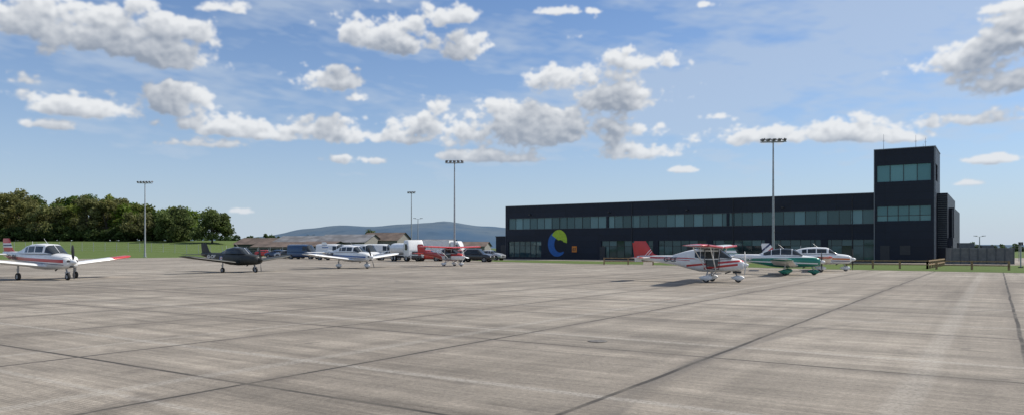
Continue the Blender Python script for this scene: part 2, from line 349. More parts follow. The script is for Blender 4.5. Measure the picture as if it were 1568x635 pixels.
for p,D,yt,R in((262,222,316,6.6),(325,218,313,6.2),(568,230,349,2.3)):
    X=(p-784)/F*D; z0=gz(X,D); t_=Trees(); t_.tree(X,D,z0,CH+(HZ-yt)/F*D-z0,R,(.07,.09,.03),6000 if R>3 else 900,.4,.10); 
    if R>3: t_.crown((X,D,z0+.8),R*.9,7,(.06,.08,.025),12,2600,.45)
    t_.finish('broadleaf_tree')
tw=Trees()
for p in list(range(300,620,9))+list(range(1450,1900,10)):
    D=rng.uniform(330,420); X=(p-784)/F*D; tw.crown((X,D,-.5 if p>430 else gz(X,D)-.5),3.5,rng.uniform(2.5,5.5),(.05,.075,.03),6,260,.7)
tw.finish('hedgerow')
# ------------------------------------------------------------------ farm sheds & distant buildings
def shed(name,p0,p1,D,depth,eave,ridge,wall,roof,base=0,open_=False):
    a=gp(p0,D=D); b_=gp(p1,D=D-3); L=(b_-a).length; e=empty(name,(a.x,a.y,base),math.atan2(b_.y-a.y,b_.x-a.x))
    mb=MB(); mb.add([(0,0,0),(L,0,0),(L,depth,0),(0,depth,0),(0,0,eave),(L,0,eave),(L,depth,eave),(0,depth,eave),(0,depth/2,ridge-.05),(L,depth/2,ridge-.05)],[(0,1,5,4),(1,2,6,9,5),(2,3,7,6),(3,0,4,8,7)],0)
    mb.obj('walls',[wall],e)
    mb=MB(); mb.add([(-.4,-.4,eave-.1),(L+.4,-.4,eave-.1),(L+.4,depth/2,ridge),(-.4,depth/2,ridge),(-.4,depth+.4,eave-.1),(L+.4,depth+.4,eave-.1)],[(0,1,2,3),(3,2,5,4)]); mb.obj('roof',[roof],e)
    mb=MB(); n=max(2,int(L/5))
    for i in range(n):
        mb.bb(L*(i+.2)/n,L*(i+.75)/n,-.05,.02,0 if i%2 else 1,eave*.7,0)
    mb.obj('doors_and_windows',[darkm],e)
rg=mat('roof_grey',(.16,.16,.165),.8,0,.3,.4); rb=mat('roof_brown',(.13,.095,.075),.85,0,.3,.4); wl=mat('wall_dark_green',(.05,.06,.05),.8); wg=mat('wall_render',(.22,.21,.19),.9)
shed('farm_shed',358,420,205,10,3.0,4.7,wl,rb); shed('farm_shed',417,482,200,12,3.4,5.2,wl,rg); shed('farm_shed',484,558,188,12,3.4,5.4,wg,rg); shed('stone_barn',552,608,195,9,3.9,6.0,wg,rb); shed('farm_shed',385,452,182,8,2.2,3.4,wl,rb); shed('farm_shed',604,690,215,10,2.7,4.4,wl,rg); shed('farm_shed',456,505,176,8,2.4,3.5,wl,rb); shed('farm_shed',640,742,200,9,2.4,3.6,wg,rb)
# ------------------------------------------------------------------ main terminal
YAW=math.atan2(UY,UX)
def clad(name,col,vert=False):
    m,t,b=newmat(name); g=t.new('ShaderNodeTexCoord').outputs['Object']; o=t.xyz(g)
    px_=t.m('FLOOR',t.m('DIVIDE',o[0],6.0)); pz=t.m('FLOOR',t.m('DIVIDE',o[2],1.0)); w=t.white(t.comb(px_,pz))
    f=t.m('MULTIPLY',t.m('MULTIPLY_ADD',w,.22,.89),t.m('MULTIPLY_ADD',t.noise(g,.5,4,.6),.5,.75))
    seam=t.m('MAXIMUM',t.mr(t.m('MULTIPLY',t.m('PINGPONG',t.m('DIVIDE',o[0],6.0),.5),6),.01,.05,1,0),t.mr(t.m('PINGPONG',o[2],.5),.01,.03,1,0))
    c=t.vm('SCALE',tuple(col)); t.l.new(f,c.node.inputs[3]); c=t.mix(t.m('MULTIPLY',seam,.6),c,(.004,.005,.006)); t.l.new(c,b.inputs['Base Color'])
    b.inputs['Roughness'].default_value=.5; b.inputs['Specular IOR Level'].default_value=.35
    t.l.new(t.bump(t.m('SINE',t.m('MULTIPLY',o[2],2*math.pi/.125)),.4,.01),b.inputs['Normal']); return m
navy=clad('navy_cladding',(.010,.015,.028)); trimm=mat('trim_grey',(.16,.17,.185),.4,.4); louv=mat('louvre_grey',(.10,.11,.12),.5,.3)
gl,t,b=newmat('curtain_glass'); P=t.new('ShaderNodeTexCoord').outputs['Object']; at=t.new('ShaderNodeAttribute'); at.attribute_name='tint'
t.l.new(at.outputs['Color'],b.inputs['Base Color']); b.inputs['Roughness'].default_value=.04; b.inputs['IOR'].default_value=1.65; b.inputs['Specular Tint'].default_value=(.75,1,1,1)
t.l.new(t.bump(t.noise(P,.5,2),.15,.02),b.inputs['Normal'])
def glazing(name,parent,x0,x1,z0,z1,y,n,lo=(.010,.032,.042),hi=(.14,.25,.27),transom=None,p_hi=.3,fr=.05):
    V=[];C=[];w=(x1-x0)/n; mb=MB()
    rows=[(z0,z1)] if transom is None else [(z0,transom),(transom,z1)]
    for i in range(n):
        for a,b_ in rows:
            ty_=rng.uniform(-.01,.01); tz=rng.uniform(-.01,.01)
            V+=[(x0+i*w,y+ty_,a),(x0+(i+1)*w,y-ty_,a),(x0+(i+1)*w,y-ty_+tz,b_),(x0+i*w,y+ty_+tz,b_)]
            k=rng.uniform(.4,1) if rng.random()<p_hi else rng.uniform(0,.35); C+=[[lo[j]+(hi[j]-lo[j])*k for j in range(3)]+[1]]*4  # teal pane tint; paler panes carry reflected patches as colour
    me=bpy.data.meshes.new(name); me.from_pydata(V,[],[tuple(range(4*i,4*i+4)) for i in range(len(V)//4)]); me.materials.append(gl)
    ca=me.color_attributes.new('tint','FLOAT_COLOR','POINT'); ca.data.foreach_set('color',np.array(C).ravel())
    o=bpy.data.objects.new(name,me); S.collection.objects.link(o); o.parent=parent
    for i in range(n+1): mb.bb(x0+i*w-fr/2,x0+i*w+fr/2,y-.07,y+.03,z0,z1)
    for zz in ([transom] if transom else []): mb.bb(x0,x1,y-.055,y+.02,zz-.03,zz+.03)
    mb.obj(name+'_mullions',[darkm],parent)
A=Vector((-1.04,130,0)); TL=58.7
B=empty('terminal_building',A,YAW)
mb=MB(); mb.bb(.05,TL-.05,.4,32,0,8.8)
mb.bb(0,TL,0,.35,7.0,9.05); mb.bb(0,TL,0,.35,3.0,5.1); mb.bb(0,TL,0,.35,0,.35)
mb.bb(0,.5,.003,.347,5.1,7.0); mb.bb(0,.5,.003,.347,.35,3.0); mb.bb(7.2,18.6,.003,.347,.35,3.0)
for x in (27.5,36,44.5,52): mb.bb(x,x+.9,.003,.347,.35,3.0)
for x in (19.5,39): mb.bb(x,x+.35,.003,.347,5.1,7.0)
mb.bb(0,.3,.36,32,0,9.0)
mb.obj('walls',[navy],B)
mb=MB(); mb.bb(-.08,TL,-.08,.38,9.052,9.2); mb.bb(-.1,.0,-.05,32,-.0,9.05); mb.bb(-.02,TL,-.04,-.002,6.98,7.04); mb.bb(-.02,TL,-.04,-.002,5.06,5.12)
mb.obj('roof_trim',[mat('trim_dark',(.05,.055,.07),.5)],B)
mb=MB(); mb.add([(0,.39,9.0),(TL,.39,9.0),(TL,16,9.5),(0,16,9.5),(TL,32,8.9),(0,32,8.9)],[(0,1,2,3),(3,2,4,5)]); mb.obj('roof',[rg],B)
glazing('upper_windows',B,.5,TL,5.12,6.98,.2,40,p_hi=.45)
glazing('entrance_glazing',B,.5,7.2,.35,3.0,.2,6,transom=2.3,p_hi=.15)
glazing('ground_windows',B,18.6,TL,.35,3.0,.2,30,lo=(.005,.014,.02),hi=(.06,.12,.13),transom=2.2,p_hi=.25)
mb=MB()
for x in (12.8+5.5,33,46.2): mb.bb(x,x+1.0,-.03,.0,.0,2.1)
for x in (24,40,56): mb.tube((x,-.06,0),(x,-.06,9.0),.05)
for x in (5,20,33,47): mb.box((x,-.2,7.6),(.35,.3,.18)); 
mb.obj('doors_and_fixtures',[darkm],B)
# logo
lg=mat('logo_green',(.42,.58,.03),.5); lb=mat('logo_blue',(.012,.12,.40),.5); og=mat('sign_orange',(.7,.22,.02),.5)
def crescent(name,cx,cz,R,r,ox,oz,a0,a1,m,yy):
    mb=MB(); n=40; o=[];i_=[]
    for k in range(n+1):
        t=math.radians(a0+(a1-a0)*k/n); dx,dz=math.cos(t),math.sin(t)
        bq=dx*ox+dz*oz; cq=ox*ox+oz*oz-r*r; di=bq*bq-cq; s_=bq+math.sqrt(di) if di>0 else R
        s_=min(s_,R-.001); o.append((cx+.8*R*dx,yy,cz+.94*R*dz)); i_.append((cx+.8*s_*dx,yy,cz+.94*s_*dz))
    mb.add(o+i_,[(k,k+1,n+1+k+1,n+1+k) for k in range(n)]); mb.obj(name,[m],B)
crescent('logo_blue_crescent',10.35,2.55,2.25,1.45,.75,-.05,78,318,lb,-.02)
crescent('logo_green_crescent',10.7,3.1,1.95,1.1,.3,-.95,-12,150,lg,-.032)
mb=MB(); mb.bb(13.2,14.1,-.06,-.002,1.2,2.2); mb.obj('entrance_sign',[og],B)
text('entrance_sign_text','07',B,(13.65,-.07,1.4),(math.radians(90),0,0),.7,inkm)
mb=MB(); mb.bb(-3.9,-.12,2.5,18,0,3.9); mb.obj('annex',[navy],B)
mb=MB(); mb.bb(-4.0,-.12,2.4,18.1,3.9,4.02); mb.bb(-2.8,-1.2,2.44,2.498,0,2.4); mb.obj('annex_trim',[darkm],B)
# tower
tx0,tx1=TL+.02,TL+6.9; H=14.7
Tn=empty('control_tower',A,YAW)
mb=MB(); mb.bb(tx0+.05,tx1-.05,.05,9,0,H-.1)
for z0,z1 in((0,5.4),(7.3,10.5),(12.65,H)): mb.bb(tx0,tx1,-.3,.02,z0,z1); mb.bb(tx1-.04,tx1+.12,.02,9,z0,z1)
for z0,z1 in((5.4,7.3),(10.5,12.65)): mb.bb(tx0+.003,tx0+.3,-.297,.02,z0,z1); mb.bb(tx1-.35,tx1-.003,-.297,.02,z0,z1) 
mb.bb(tx1-.04,tx1+.117,.023,9,5.4,7.3); mb.bb(tx1-.04,tx1+.117,4.0,9,10.5,12.65); mb.bb(tx0-.2,tx0-.0,1,9,8,H)
mb.obj('walls',[navy],Tn)
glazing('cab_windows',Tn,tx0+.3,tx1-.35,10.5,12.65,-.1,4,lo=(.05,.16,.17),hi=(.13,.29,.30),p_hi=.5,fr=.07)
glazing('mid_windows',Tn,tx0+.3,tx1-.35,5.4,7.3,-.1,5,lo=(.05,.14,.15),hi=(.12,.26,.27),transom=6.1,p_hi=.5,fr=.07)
mb=MB(); mb.bb(tx0-.06,tx1+.18,-.38,9.05,H+.002,H+.12); mb.bb(tx0-.06,tx0+.06,-.36,-.302,0,H); mb.bb(tx1-.02,tx1+.16,-.36,-.302,0,H)
mb.obj('trim',[trimm],Tn)
mb=MB()
for x,y_,h in((tx0+.9,1.5,2.3),(tx0+4.6,2.5,2.0),(tx0+5.8,1.2,1.4),(tx0+5.2,6,1.2)): 
    mb.tube((x,y_,H),(x,y_,H+h),.035,.015); mb.tube((x-.15,y_,H+h*.6),(x+.15,y_,H+h*.6),.02)
mb.bb(tx0+2,tx0+3.2,3,4.2,H,H+.35)
mb.obj('aerials',[steel],Tn)
mb=MB(); mb.bb(tx0+.7,tx0+1.8,-.34,-.304,.0,2.2); mb.bb(tx0+3,tx0+4.2,-.33,-.304,1.0,2.2); mb.obj('tower_door',[darkm],Tn)
mb=MB(); mb.bb(tx1+.13,tx1+1.3,3,24,0,9.0); mb.bb(tx1+1.3,tx1+1.9,6,24,0,7.2); mb.bb(tx1+1.3,tx1+1.9,3.4,6,0,3.2); mb.obj('plant_wing',[navy],Tn)
mb=MB()
for i in range(26): mb.bb(tx1+.2,tx1+1.25,2.9,2.997,1.9+i*.27,1.9+i*.27+.10)
mb.tube((tx1+1.7,5.8,0),(tx1+1.7,5.8,7.0),.09)
mb.obj('louvres',[louv],Tn)
# compound
cm=mat('compound_block',(.24,.235,.22),.9,0,.2,2)
cp=empty('plant_compound',gp(1457,D=88),YAW+.15); mb=MB()
mb.bb(0,6.3,0,.2,0,1.9,0); mb.bb(0,.2,.21,6,0,1.9,0); mb.bb(6.1,6.3,.21,6,0,1.9,0)
for i in range(14): mb.bb(.1,6.2,-.03,-.002,.15+i*.125,.2+i*.125,1)
mb.bb(1,2.6,2,4,0,2.5,1); mb.bb(3.4,4.6,2,4,0,2.2,1)
for i in range(8): mb.tube((i*.89+.03,-.06,0),(i*.89+.03,-.06,2.15),.04,None,1)
mb.obj('louvred_wall',[cm,louv],cp)
# ------------------------------------------------------------------ floodlight masts
lampb=mat('lamp_housing',(.16,.16,.165),.45,.3)
def mast(px,D,h=15.4,wid=3.0,n=5,name='floodlight_mast'):
    e=empty(name,gp(px,D=D),math.radians(random.uniform(-10,10))); mb=MB()
    mb.tube((0,0,0),(0,0,h-.2),.17,.085,0,14); mb.tube((0,0,0),(0,0,.9),.24,.2,0,12); mb.box((0,0,.03),(.6,.6,.06))
    if n>1:
        mb.tube((-wid/2,0,h-.35),(wid/2,0,h-.35),.05); mb.tube((0,-.7,h-.35),(0,.7,h-.35),.05); mb.tube((-wid/2+.2,-.45,h-.35),(wid/2-.2,-.45,h-.35),.03); mb.tube((-wid/2+.2,.45,h-.35),(wid/2-.2,.45,h-.35),.03)
        for r in(-1,1):
            for i in range(n):
                x=(i-(n-1)/2)*wid/n; M=Matrix.Translation((x,r*.55,h-.12+(.12 if r>0 else -.05)))@Matrix.Rotation(r*math.radians(26),4,'X')@Matrix.Rotation(math.radians((i-(n-1)/2)*14),4,'Y')
                mb.box((0,0,0),(wid/n*.55,.45,.10),1,M); mb.tube((x,r*.5,h-.35),(x,r*.55,h-.15),.03)
    else:
        mb.tube((0,0,h-.25),(1.1,0,h-.05),.04); mb.tube((0,0,h-.25),(-1.1,0,h-.05),.04); mb.box((1.0,0,h-.02),(.8,.35,.12),1); mb.box((-1.0,0,h-.02),(.8,.35,.12),1)
    mb.obj('mast',[steel,lampb],e)
mast(696,115); mast(1184,92,15.4,3.2); mast(222,151); mast(630,179,15.4,2.0,3); mast(640,215,10.5,1.5,1,'street_lamp'); mast(476,230,6,1,1,'street_lamp'); mast(1500,190,5,1,1,'street_lamp')
# ------------------------------------------------------------------ fences
def rail_fence(a,b_,h=.8,step=2.0,name='timber_fence',nr=2):
    e=empty(name,a); d=b_-a; L=d.length; n=int(L/step); mb=MB(); u=d.normalized()
    for i in range(n+1):
        p=d*(i/n); mb.box((p.x,p.y,h/2),(.13,.13,h+random.uniform(-.03,.05)))
    for k in range(nr):
        z=h*(.92-.42*k)
        for i in range(n):
            p=d*(i/n); q=d*((i+1)/n); w=Vector((u.y,-u.x,0))*.085
            mb.loft([[p+w*.7+Vector((0,0,z-.05)),p+w*1.3+Vector((0,0,z-.05)),p+w*1.3+Vector((0,0,z+.05)),p+w*.7+Vector((0,0,z+.05))],[q+w*.7+Vector((0,0,z-.05)),q+w*1.3+Vector((0,0,z-.05)),q+w*1.3+Vector((0,0,z+.05)),q+w*.7+Vector((0,0,z+.05))]])
    mb.obj('posts_and_rails',[wood],e)
rail_fence(gp(925,D=84),gp(1000,D=81)); rail_fence(gp(1296,D=68),gp(1420,D=66)); rail_fence(gp(1434,D=65),gp(1545,D=62)); rail_fence(gp(1420,D=66),gp(1445,D=78))
def wire_fence(a,b_,h=2.2,step=3.0):
    e=empty('wire_fence',a); d=b_-a; n=int(d.length/step); mb=MB()
    for i in range(n+1):
        p=d*(i/n); z=gz(a.x+p.x,a.y+p.y); mb.tube((p.x,p.y,z),(p.x,p.y,z+h),.05,None,0,5)
        if i<n:
            q=d*((i+1)/n); z2=gz(a.x+q.x,a.y+q.y)
            for hh in (.3,.8,1.3,1.8,2.15): mb.tube((p.x,p.y,z+hh),(q.x,q.y,z2+hh),.012,None,0,3)
    mb.obj('posts_and_wires',[steel],e)
wire_fence(gp(-80,D=185),gp(470,D=175)); wire_fence(gp(1440,D=110),gp(1800,D=92))
wire_fence(gp(360,D=165),gp(620,D=150),1.8)
mb=MB(); mb.tube((0,0,.004),(0,0,.012),.2,None,0,24)
dc=mb.obj('drain_cover',[mat('cast_iron',(.13,.12,.105),.8,0,.4,9)]); dc.location=gp(915,522)
# ------------------------------------------------------------------ aircraft
def cabin(mb,st,flags,mp=0,mg=1,cap=False):
    """st: (x,zb,wb,zt,wt) ; flags per interval: 'g' side windows,'w' windscreen,'p' paint,'b' bubble"""
    rings=[]
    for x,zb,wb,zt,wt in st:
        h=zt-zb; half=[(wb,zb),(wb+(wt-wb)*.15,zb+h*.12),(wt*1.0+(wb-wt)*.15,zb+h*.74),(wt*.93,zb+h*.87),(wt*.68,zb+h*.96),(0,zt)]
        r=[(x,-a,z) for a,z in half]+[(x,a,z) for a,z in half[:-1][::-1]]; rings.append(r)
    def fm(i,j):
        f=flags[i]; k=j if j<5 else 9-j
        if f=='g': return mg if k==1 else mp
        if f in 'wb': return mg if k>=1 else mp
        return mp
    mb.loft(rings,mp,cap=False,close=False,fm=fm)
def spat(mb,c,L,w,h,mi=0):
    n=9; st=[]
    for i in range(n):
        t=i/(n-1); s=max(.04,math.sin(math.pi*t**.75)**.75); st.append((c[0]+L*(.45-t),c[2]+.02*(1-s),w*s,h*s))
    m2=MB(); m2.body(st,0,14); mb.add([(x,y+c[1],z) for x,y,z in m2.v],m2.f,mi)
def prop(par,x,z,r,nb,ang,mblade,mspin,sr=.15,sl=.34):
    mb=MB(); st=[]
    for i in range(7):
        t=i/6; st.append((x+sl*t,z,sr*max(.03,math.sqrt(1-t**1.8)),sr*max(.03,math.sqrt(1-t**1.8)),2))
    mb.body(st,0,16); mb.obj('spinner',[mspin],par,True)
    mb=MB()
    for k in range(nb):
        a=ang+2*math.pi*k/nb; M=Matrix.Translation((x+.08,0,z))@Matrix.Rotation(a,4,'X'); rings=[]
        for s,w,tw in((.08,.035,60),(.3,.065,45),(.6,.075,28),(.85,.06,18),(.98,.03,12)):
            th=math.radians(tw); q=[]
            for cx,cy in((-1,0),(0,.16),(1,0),(0,-.16)):
                q.append(M@Vector((cx*w*math.sin(th)+cy*w*math.cos(th),cx*w*math.cos(th)-cy*w*math.sin(th),s*r)))
            rings.append(q)
        mb.loft(rings)
    mb.obj('propeller_blades',[mblade],par)
def low_wing(name,px,D,hd,sc,fus_m,wing_m,tip_m,fin_m,cab_m,reg=None,bubble=False,spats=True,seed=0,span=4.6,blade=None,regm=None,tipw=.55):
    e=empty(name,gp(px,D=D),math.atan2(hd[1],hd[0]),sc)
    st=[(2.36,.97,.20,.17),(2.32,.97,.33,.25),(2.15,.98,.44,.33),(1.8,.99,.51,.385),(1.3,1.0,.56,.43),(.8,1.02,.59,.47),(.1,1.02,.60,.49),(-.7,1.04,.58,.48),(-1.3,1.08,.52,.445),(-2.0,1.15,.41,.38),(-2.9,1.24,.28,.29),(-3.8,1.32,.17,.21),(-4.4,1.38,.08,.15),(-4.6,1.40,.03,.10)]
    st=[(*q,2.9) for q in st]
    mb=MB(); mb.body(st,0,28); mb.obj('fuselage',[fus_m],e,True,auto=50)
    mb=MB()
    if bubble:
        cs=[(1.15,1.42,.42,1.44,.34),(.75,1.43,.50,1.78,.36),(.45,1.43,.53,1.92,.40),(.40,1.43,.53,1.93,.41),(-.35,1.43,.52,1.97,.41),(-.40,1.43,.52,1.97,.41),(-1.0,1.43,.46,1.88,.36),(-1.05,1.43,.455,1.87,.35),(-1.6,1.40,.36,1.65,.27),(-2.2,1.40,.25,1.46,.15)]
        cabin(mb,cs,'wwpbpbpbp')
    else:
        cs=[(1.25,1.40,.46,1.42,.38),(.62,1.42,.54,1.88,.42),(.56,1.42,.54,1.90,.43),(.45,1.42,.55,1.94,.45),(-.28,1.42,.55,1.97,.46),(-.36,1.42,.55,1.97,.46),(-.98,1.42,.53,1.94,.45),(-1.06,1.42,.53,1.93,.44),(-1.42,1.42,.49,1.87,.38),(-1.55,1.42,.47,1.83,.36),(-2.2,1.42,.36,1.62,.26),(-3.0,1.40,.22,1.48,.14)]
        cabin(mb,cs,'wppgpgpgppp')
    mb.obj('cabin_and_windows',[cab_m,glass],e,True,auto=30)
    mb=MB(); mb.tube((1.22,0,1.42),(.6,0,1.90),.018,None,0,6); mb.tube((-.2,.1,1.96),(-.55,.1,2.25),.012,.006,0,5); mb.tube((-1.5,0,1.85),(-1.5,0,2.1),.012,.008,0,5)
    mb.obj('windscreen_frame_and_aerials',[whitep],e)
    m3=MB()
    for s in(-1,1):
        m2=MB(); m2.body([(2.2,1.02,.10,.075,2.2),(2.372,1.02,.085,.06,2.2)],0,12); m3.add([(x,y+s*.21,z) for x,y,z in m2.v],m2.f,0)
    m3.bb(2.0,2.34,-.12,.12,.68,.80); m3.tube((1.35,-.2,.62),(1.15,-.22,.50),.035)
    m3.obj('cowl_intakes',[darkm],e)
    mb=MB(); dih=.115
    for s in(-1,1):
        sec=[(s*.35,.95,1.75,.70,.14),(s*.8,.72,1.55,.76,.14),(s*(span-tipw),.70,1.50,.76+dih*(span-tipw-.75),.13),(s*(span-.25),.66,1.40,.76+dih*(span-.95),.12),(s*span,.42,1.0,.80+dih*(span-.8),.07)]
        mb.foil(sec,0,mis=[0,0,1,1])
    mb.obj('wings',[wing_m,tip_m],e,True,auto=40)
    mb=MB()
    for s in(-1,1):
        for y0,y1 in((.9,2.5),(2.55,span-.6)):
            z0=.76+dih*(y0-.8);z1=.76+dih*(y1-.8)
            mb.loft([[(-.42,s*y0,z0+.075),(-.44,s*y0,z0+.083),(-.44,s*y0,z0+.06)],[(-.42,s*y1,z1+.075),(-.44,s*y1,z1+.083),(-.44,s*y1,z1+.06)]])
    mb.obj('flap_gaps',[darkm],e)
    mb=MB(); mb.foil([(1.45,-3.1,1.4,0,.05),(1.62,-3.55,.98,0,.09),(2.15,-3.86,.76,0,.09),(2.28,-3.95,.64,0,.06)],0,True); mb.obj('fin_and_rudder',[fin_m],e,True,auto=40)
    mb=MB()
    for s in(-1,1): mb.foil([(s*.08,-3.75,.85,1.36,.09),(s*1.75,-3.85,.75,1.36,.09),(s*1.95,-3.95,.58,1.36,.06)],0,mis=[0,1])
    mb.obj('stabilator',[wing_m,tip_m],e,True,auto=40)
    mb=MB()
    for s in(-1,1):
        y=s*1.52; mb.tube((0.02,y,.85),(0,y,.28),.05,.04,2); mb.wheel((0,y,.2),.2,.15,0,1); mb.tube((-.12,y,.6),(-.02,y,.3),.02,None,2)
        mb.tube((0,y-.1,.2),(0,y+.1,.2),.03,None,2)
    mb.tube((1.72,0,.75),(1.9,0,.3),.045,.04,2); mb.wheel((1.92,0,.19),.19,.14,0,1); mb.tube((1.9,-.1,.19),(1.9,-.1,.4),.02,None,2); mb.tube((1.9,.1,.19),(1.9,.1,.4),.02,None,2); mb.box((1.9,0,.41),(.1,.24,.05),2)
    mb.obj('landing_gear',[rubber,hub,steel],e,True)
    if spats:
        mb=MB()
        for c in((0,1.52,.26),(0,-1.52,.26),(1.92,0,.25)): spat(mb,c,.85,.13,.17)
        mb.obj('wheel_spats',[tip_m if bubble else cab_m],e,True)
    prop(e,2.36,.97,.93,2,.05+seed,blade or darkm,cab_m)
    if reg:
        text('registration',reg,e,(-2.55,-.375,1.10),(math.radians(90),0,math.radians(8)),.36,regm or inkm)
    return e
def band_mat(name,bands,base=(.78,.78,.76)):
    return stripe_mat(name,base,[((a+b_)/2,0,(b_-a)/2,-9,9,c) for a,b_,c in bands])
W_=(.78,.78,.76); RED=(.5,.03,.03); NAVY=(.02,.03,.10); BLU=(.03,.10,.3)
low_wing('light_aircraft',73,44.7,(.87,-.49),1.1,
  stripe_mat('paint_white_red',W_,[(1.08,-.03,.085,-4,2.2,RED),(.93,-.05,.02,-4,2.2,NAVY)]),whitep,redp,
  band_mat('fin_red_blue',[(2.0,2.6,RED),(1.83,1.93,NAVY),(1.4,1.76,RED)]),whitep,'G-BLAM',spats=False,tipw=1.25)
blackp=mat('matt_dark_green_paint',(.022,.024,.02),.5,0,.3,2); 
ba=low_wing('military_trainer_aircraft',366,58,(.86,-.51),1.0,blackp,blackp,blackp,blackp,blackp,'G-OFZO',bubble=True,spats=False,span=4.9,seed=.05,regm=whitep)
mb=MB()
def disc(mb,c,r,mi,n=24,y=0): mb.add([(c[0]+r*math.cos(2*math.pi*i/n),y,c[1]+r*math.sin(2*math.pi*i/n)) for i in range(n)],[tuple(range(n))],mi)
for i,(r,mi) in enumerate(((.2,0),(.13,1),(.06,2))): disc(mb,(0,0),r,mi,y=-.004*i)
ro=mb.obj('roundel',[mat('roundel_blue',(.02,.04,.2)),whitep,redp],ba); ro.location=(-1.45,-.53,1.1); ro.rotation_euler=(0,0,math.radians(7))
low_wing('light_aircraft',541,69,(.76,-.65),1.08,stripe_mat('paint_white_blue',W_,[(1.05,-.03,.07,-4,2.2,BLU),(.9,-.03,.02,-4,2.2,NAVY)]),whitep,whitep,
  band_mat('fin_blue',[(1.75,1.85,BLU),(1.95,2.0,BLU)]),whitep,'G-BRGI',span=4.8,seed=.3)
greenp=mat('green_paint',(.01,.19,.13),.3,0,.1,2,.3)
low_wing('light_aircraft',1204,52.4,(.91,-.41),.95,stripe_mat('paint_green',(.01,.20,.14),[(.92,-.03,.04,-4,2.2,W_),(1.52,0.02,.25,-9,9,W_)]),whitep,greenp,
  band_mat('fin_green',[(1.6,1.8,W_)],(.01,.17,.12)),whitep,'G-NNIC',bubble=True,seed=.5,regm=whitep)
low_wing('light_aircraft',1256,61,(.94,-.34),1.0,stripe_mat('paint_white_orange',W_,[(1.05,-.03,.07,-4,2.2,(.6,.16,.03)),(.88,-.03,.03,-4,2.2,NAVY)]),whitep,redp,
  stripe_mat('fin_red_navy',W_,[(5.2,.9,.14,-9,9,RED),(5.75,.9,.10,-9,9,NAVY)]),whitep,None,seed=.1)
def high_wing(name,px,D,hd,sc,fus_m,wing_m,edge_m,fin_m,door_m,reg=None):
    e=empty(name,gp(px,D=D),math.atan2(hd[1],hd[0]),sc)
    st=[(1.88,.96,.16,.14),(1.84,.96,.27,.24),(1.6,.97,.37,.33),(1.2,.98,.46,.39),(.8,1.0,.53,.43),(.2,1.0,.57,.45),(-.5,1.02,.52,.44),(-1.1,1.10,.38,.38),(-1.9,1.20,.24,.28),(-3.0,1.28,.15,.19),(-3.9,1.34,.08,.12),(-4.15,1.35,.03,.07)]
    mb=MB(); mb.body([(*q,2.7) for q in st],0,28); mb.obj('fuselage',[fus_m],e,True,auto=50)
    mb=MB(); cs=[(1.28,1.30,.42,1.33,.34),(.72,1.30,.53,1.80,.44),(.66,1.28,.54,1.83,.45),(.60,1.25,.55,1.86,.47),(-.12,1.22,.55,1.87,.47),(-.18,1.22,.55,1.87,.47),(-.62,1.28,.46,1.86,.40),(-.72,1.32,.43,1.85,.36),(-1.3,1.36,.28,1.72,.2),(-2.1,1.40,.14,1.48,.1)]
    cabin(mb,cs,'wwpgpggpp'); mb.obj('cabin_and_windows',[door_m,glass],e,True,auto=30)
    mb=MB()
    for s in(-1,1):
        mb.add([(.56,s*.572,.86),(.60,s*.566,1.26),(-.12,s*.568,1.24),(-.02,s*.576,.88)],[(0,1,2,3)])
    mb.obj('door_glass',[glass],e)
    mb=MB()
    for s in(-1,1):
        P_=[(.62,.72),(.66,1.25),(.60,1.80),(-.16,1.82),(-.16,1.2),(.0,.76)]
        w=[.575,.575,.49,.49,.575,.575]
        for i in range(6):
            a=P_[i];b_=P_[(i+1)%6]; mb.tube((a[0],s*w[i],a[1]),(b_[0],s*w[(i+1)%6],b_[1]),.018,None,0,6)
    mb.tube((1.26,0,1.33),(.72,0,1.82),.015,None,0,6); mb.obj('door_frames',[darkm],e)
    mb=MB()
    for s in(-1,1):
        mb.foil([(s*.0,.78,1.42,1.92,.12),(s*.6,.78,1.42,1.93,.12),(s*3.6,.78,1.38,2.00,.12),(s*4.5,.72,1.25,2.02,.11),(s*4.72,.5,.8,2.03,.06)],0,mis=[0,0,1,1])
    mb.obj('wings',[wing_m,edge_m],e,True,auto=40)
    mb=MB()
    for s in(-1,1):
        mb.tube((.78,s*.3,1.925),(.785,s*4.4,2.015),.062,None,0,10)
    mb.obj('leading_edge',[edge_m],e,True)
    mb=MB()
    for s in(-1,1):
        mb.tube((.45,s*.52,.68),(.55,s*2.6,1.93),.03,None,0); mb.tube((-.05,s*.5,.68),(-.35,s*2.6,1.92),.028,None,0); mb.tube((.49,s*1.45,1.22),(.5,s*1.35,1.9),.015,None,0); mb.tube((-.2,s*1.5,1.25),(-.2,s*1.4,1.9),.015,None,0)
    mb.obj('wing_struts',[whitep],e)
    mb=MB(); mb.foil([(1.35,-2.6,1.55,0,.04),(1.55,-3.15,1.05,0,.07),(2.1,-3.5,.83,0,.07),(2.3,-3.62,.68,0,.05)],0,True); mb.foil([(1.1,-3.85,.42,0,.08),(2.2,-4.2,.22,0,.08)],0,True)
    mb.obj('fin_and_rudder',[fin_m],e,True,auto=40)
    mb=MB()
    for s in(-1,1): mb.foil([(s*.06,-3.3,.95,1.34,.07),(s*1.1,-3.45,.8,1.34,.07),(s*1.3,-3.6,.6,1.34,.05)],0,mis=[0,1])
    mb.obj('tailplane',[wing_m,edge_m],e,True,auto=40)
    mb=MB()
    for s in(-1,1):
        mb.tube((0,s*.4,.68),(0,s*.86,.28),.035,None,2); mb.tube((.35,s*.4,.62),(0,s*.86,.28),.025,None,2); mb.wheel((0,s*.9,.19),.19,.14,0,1)
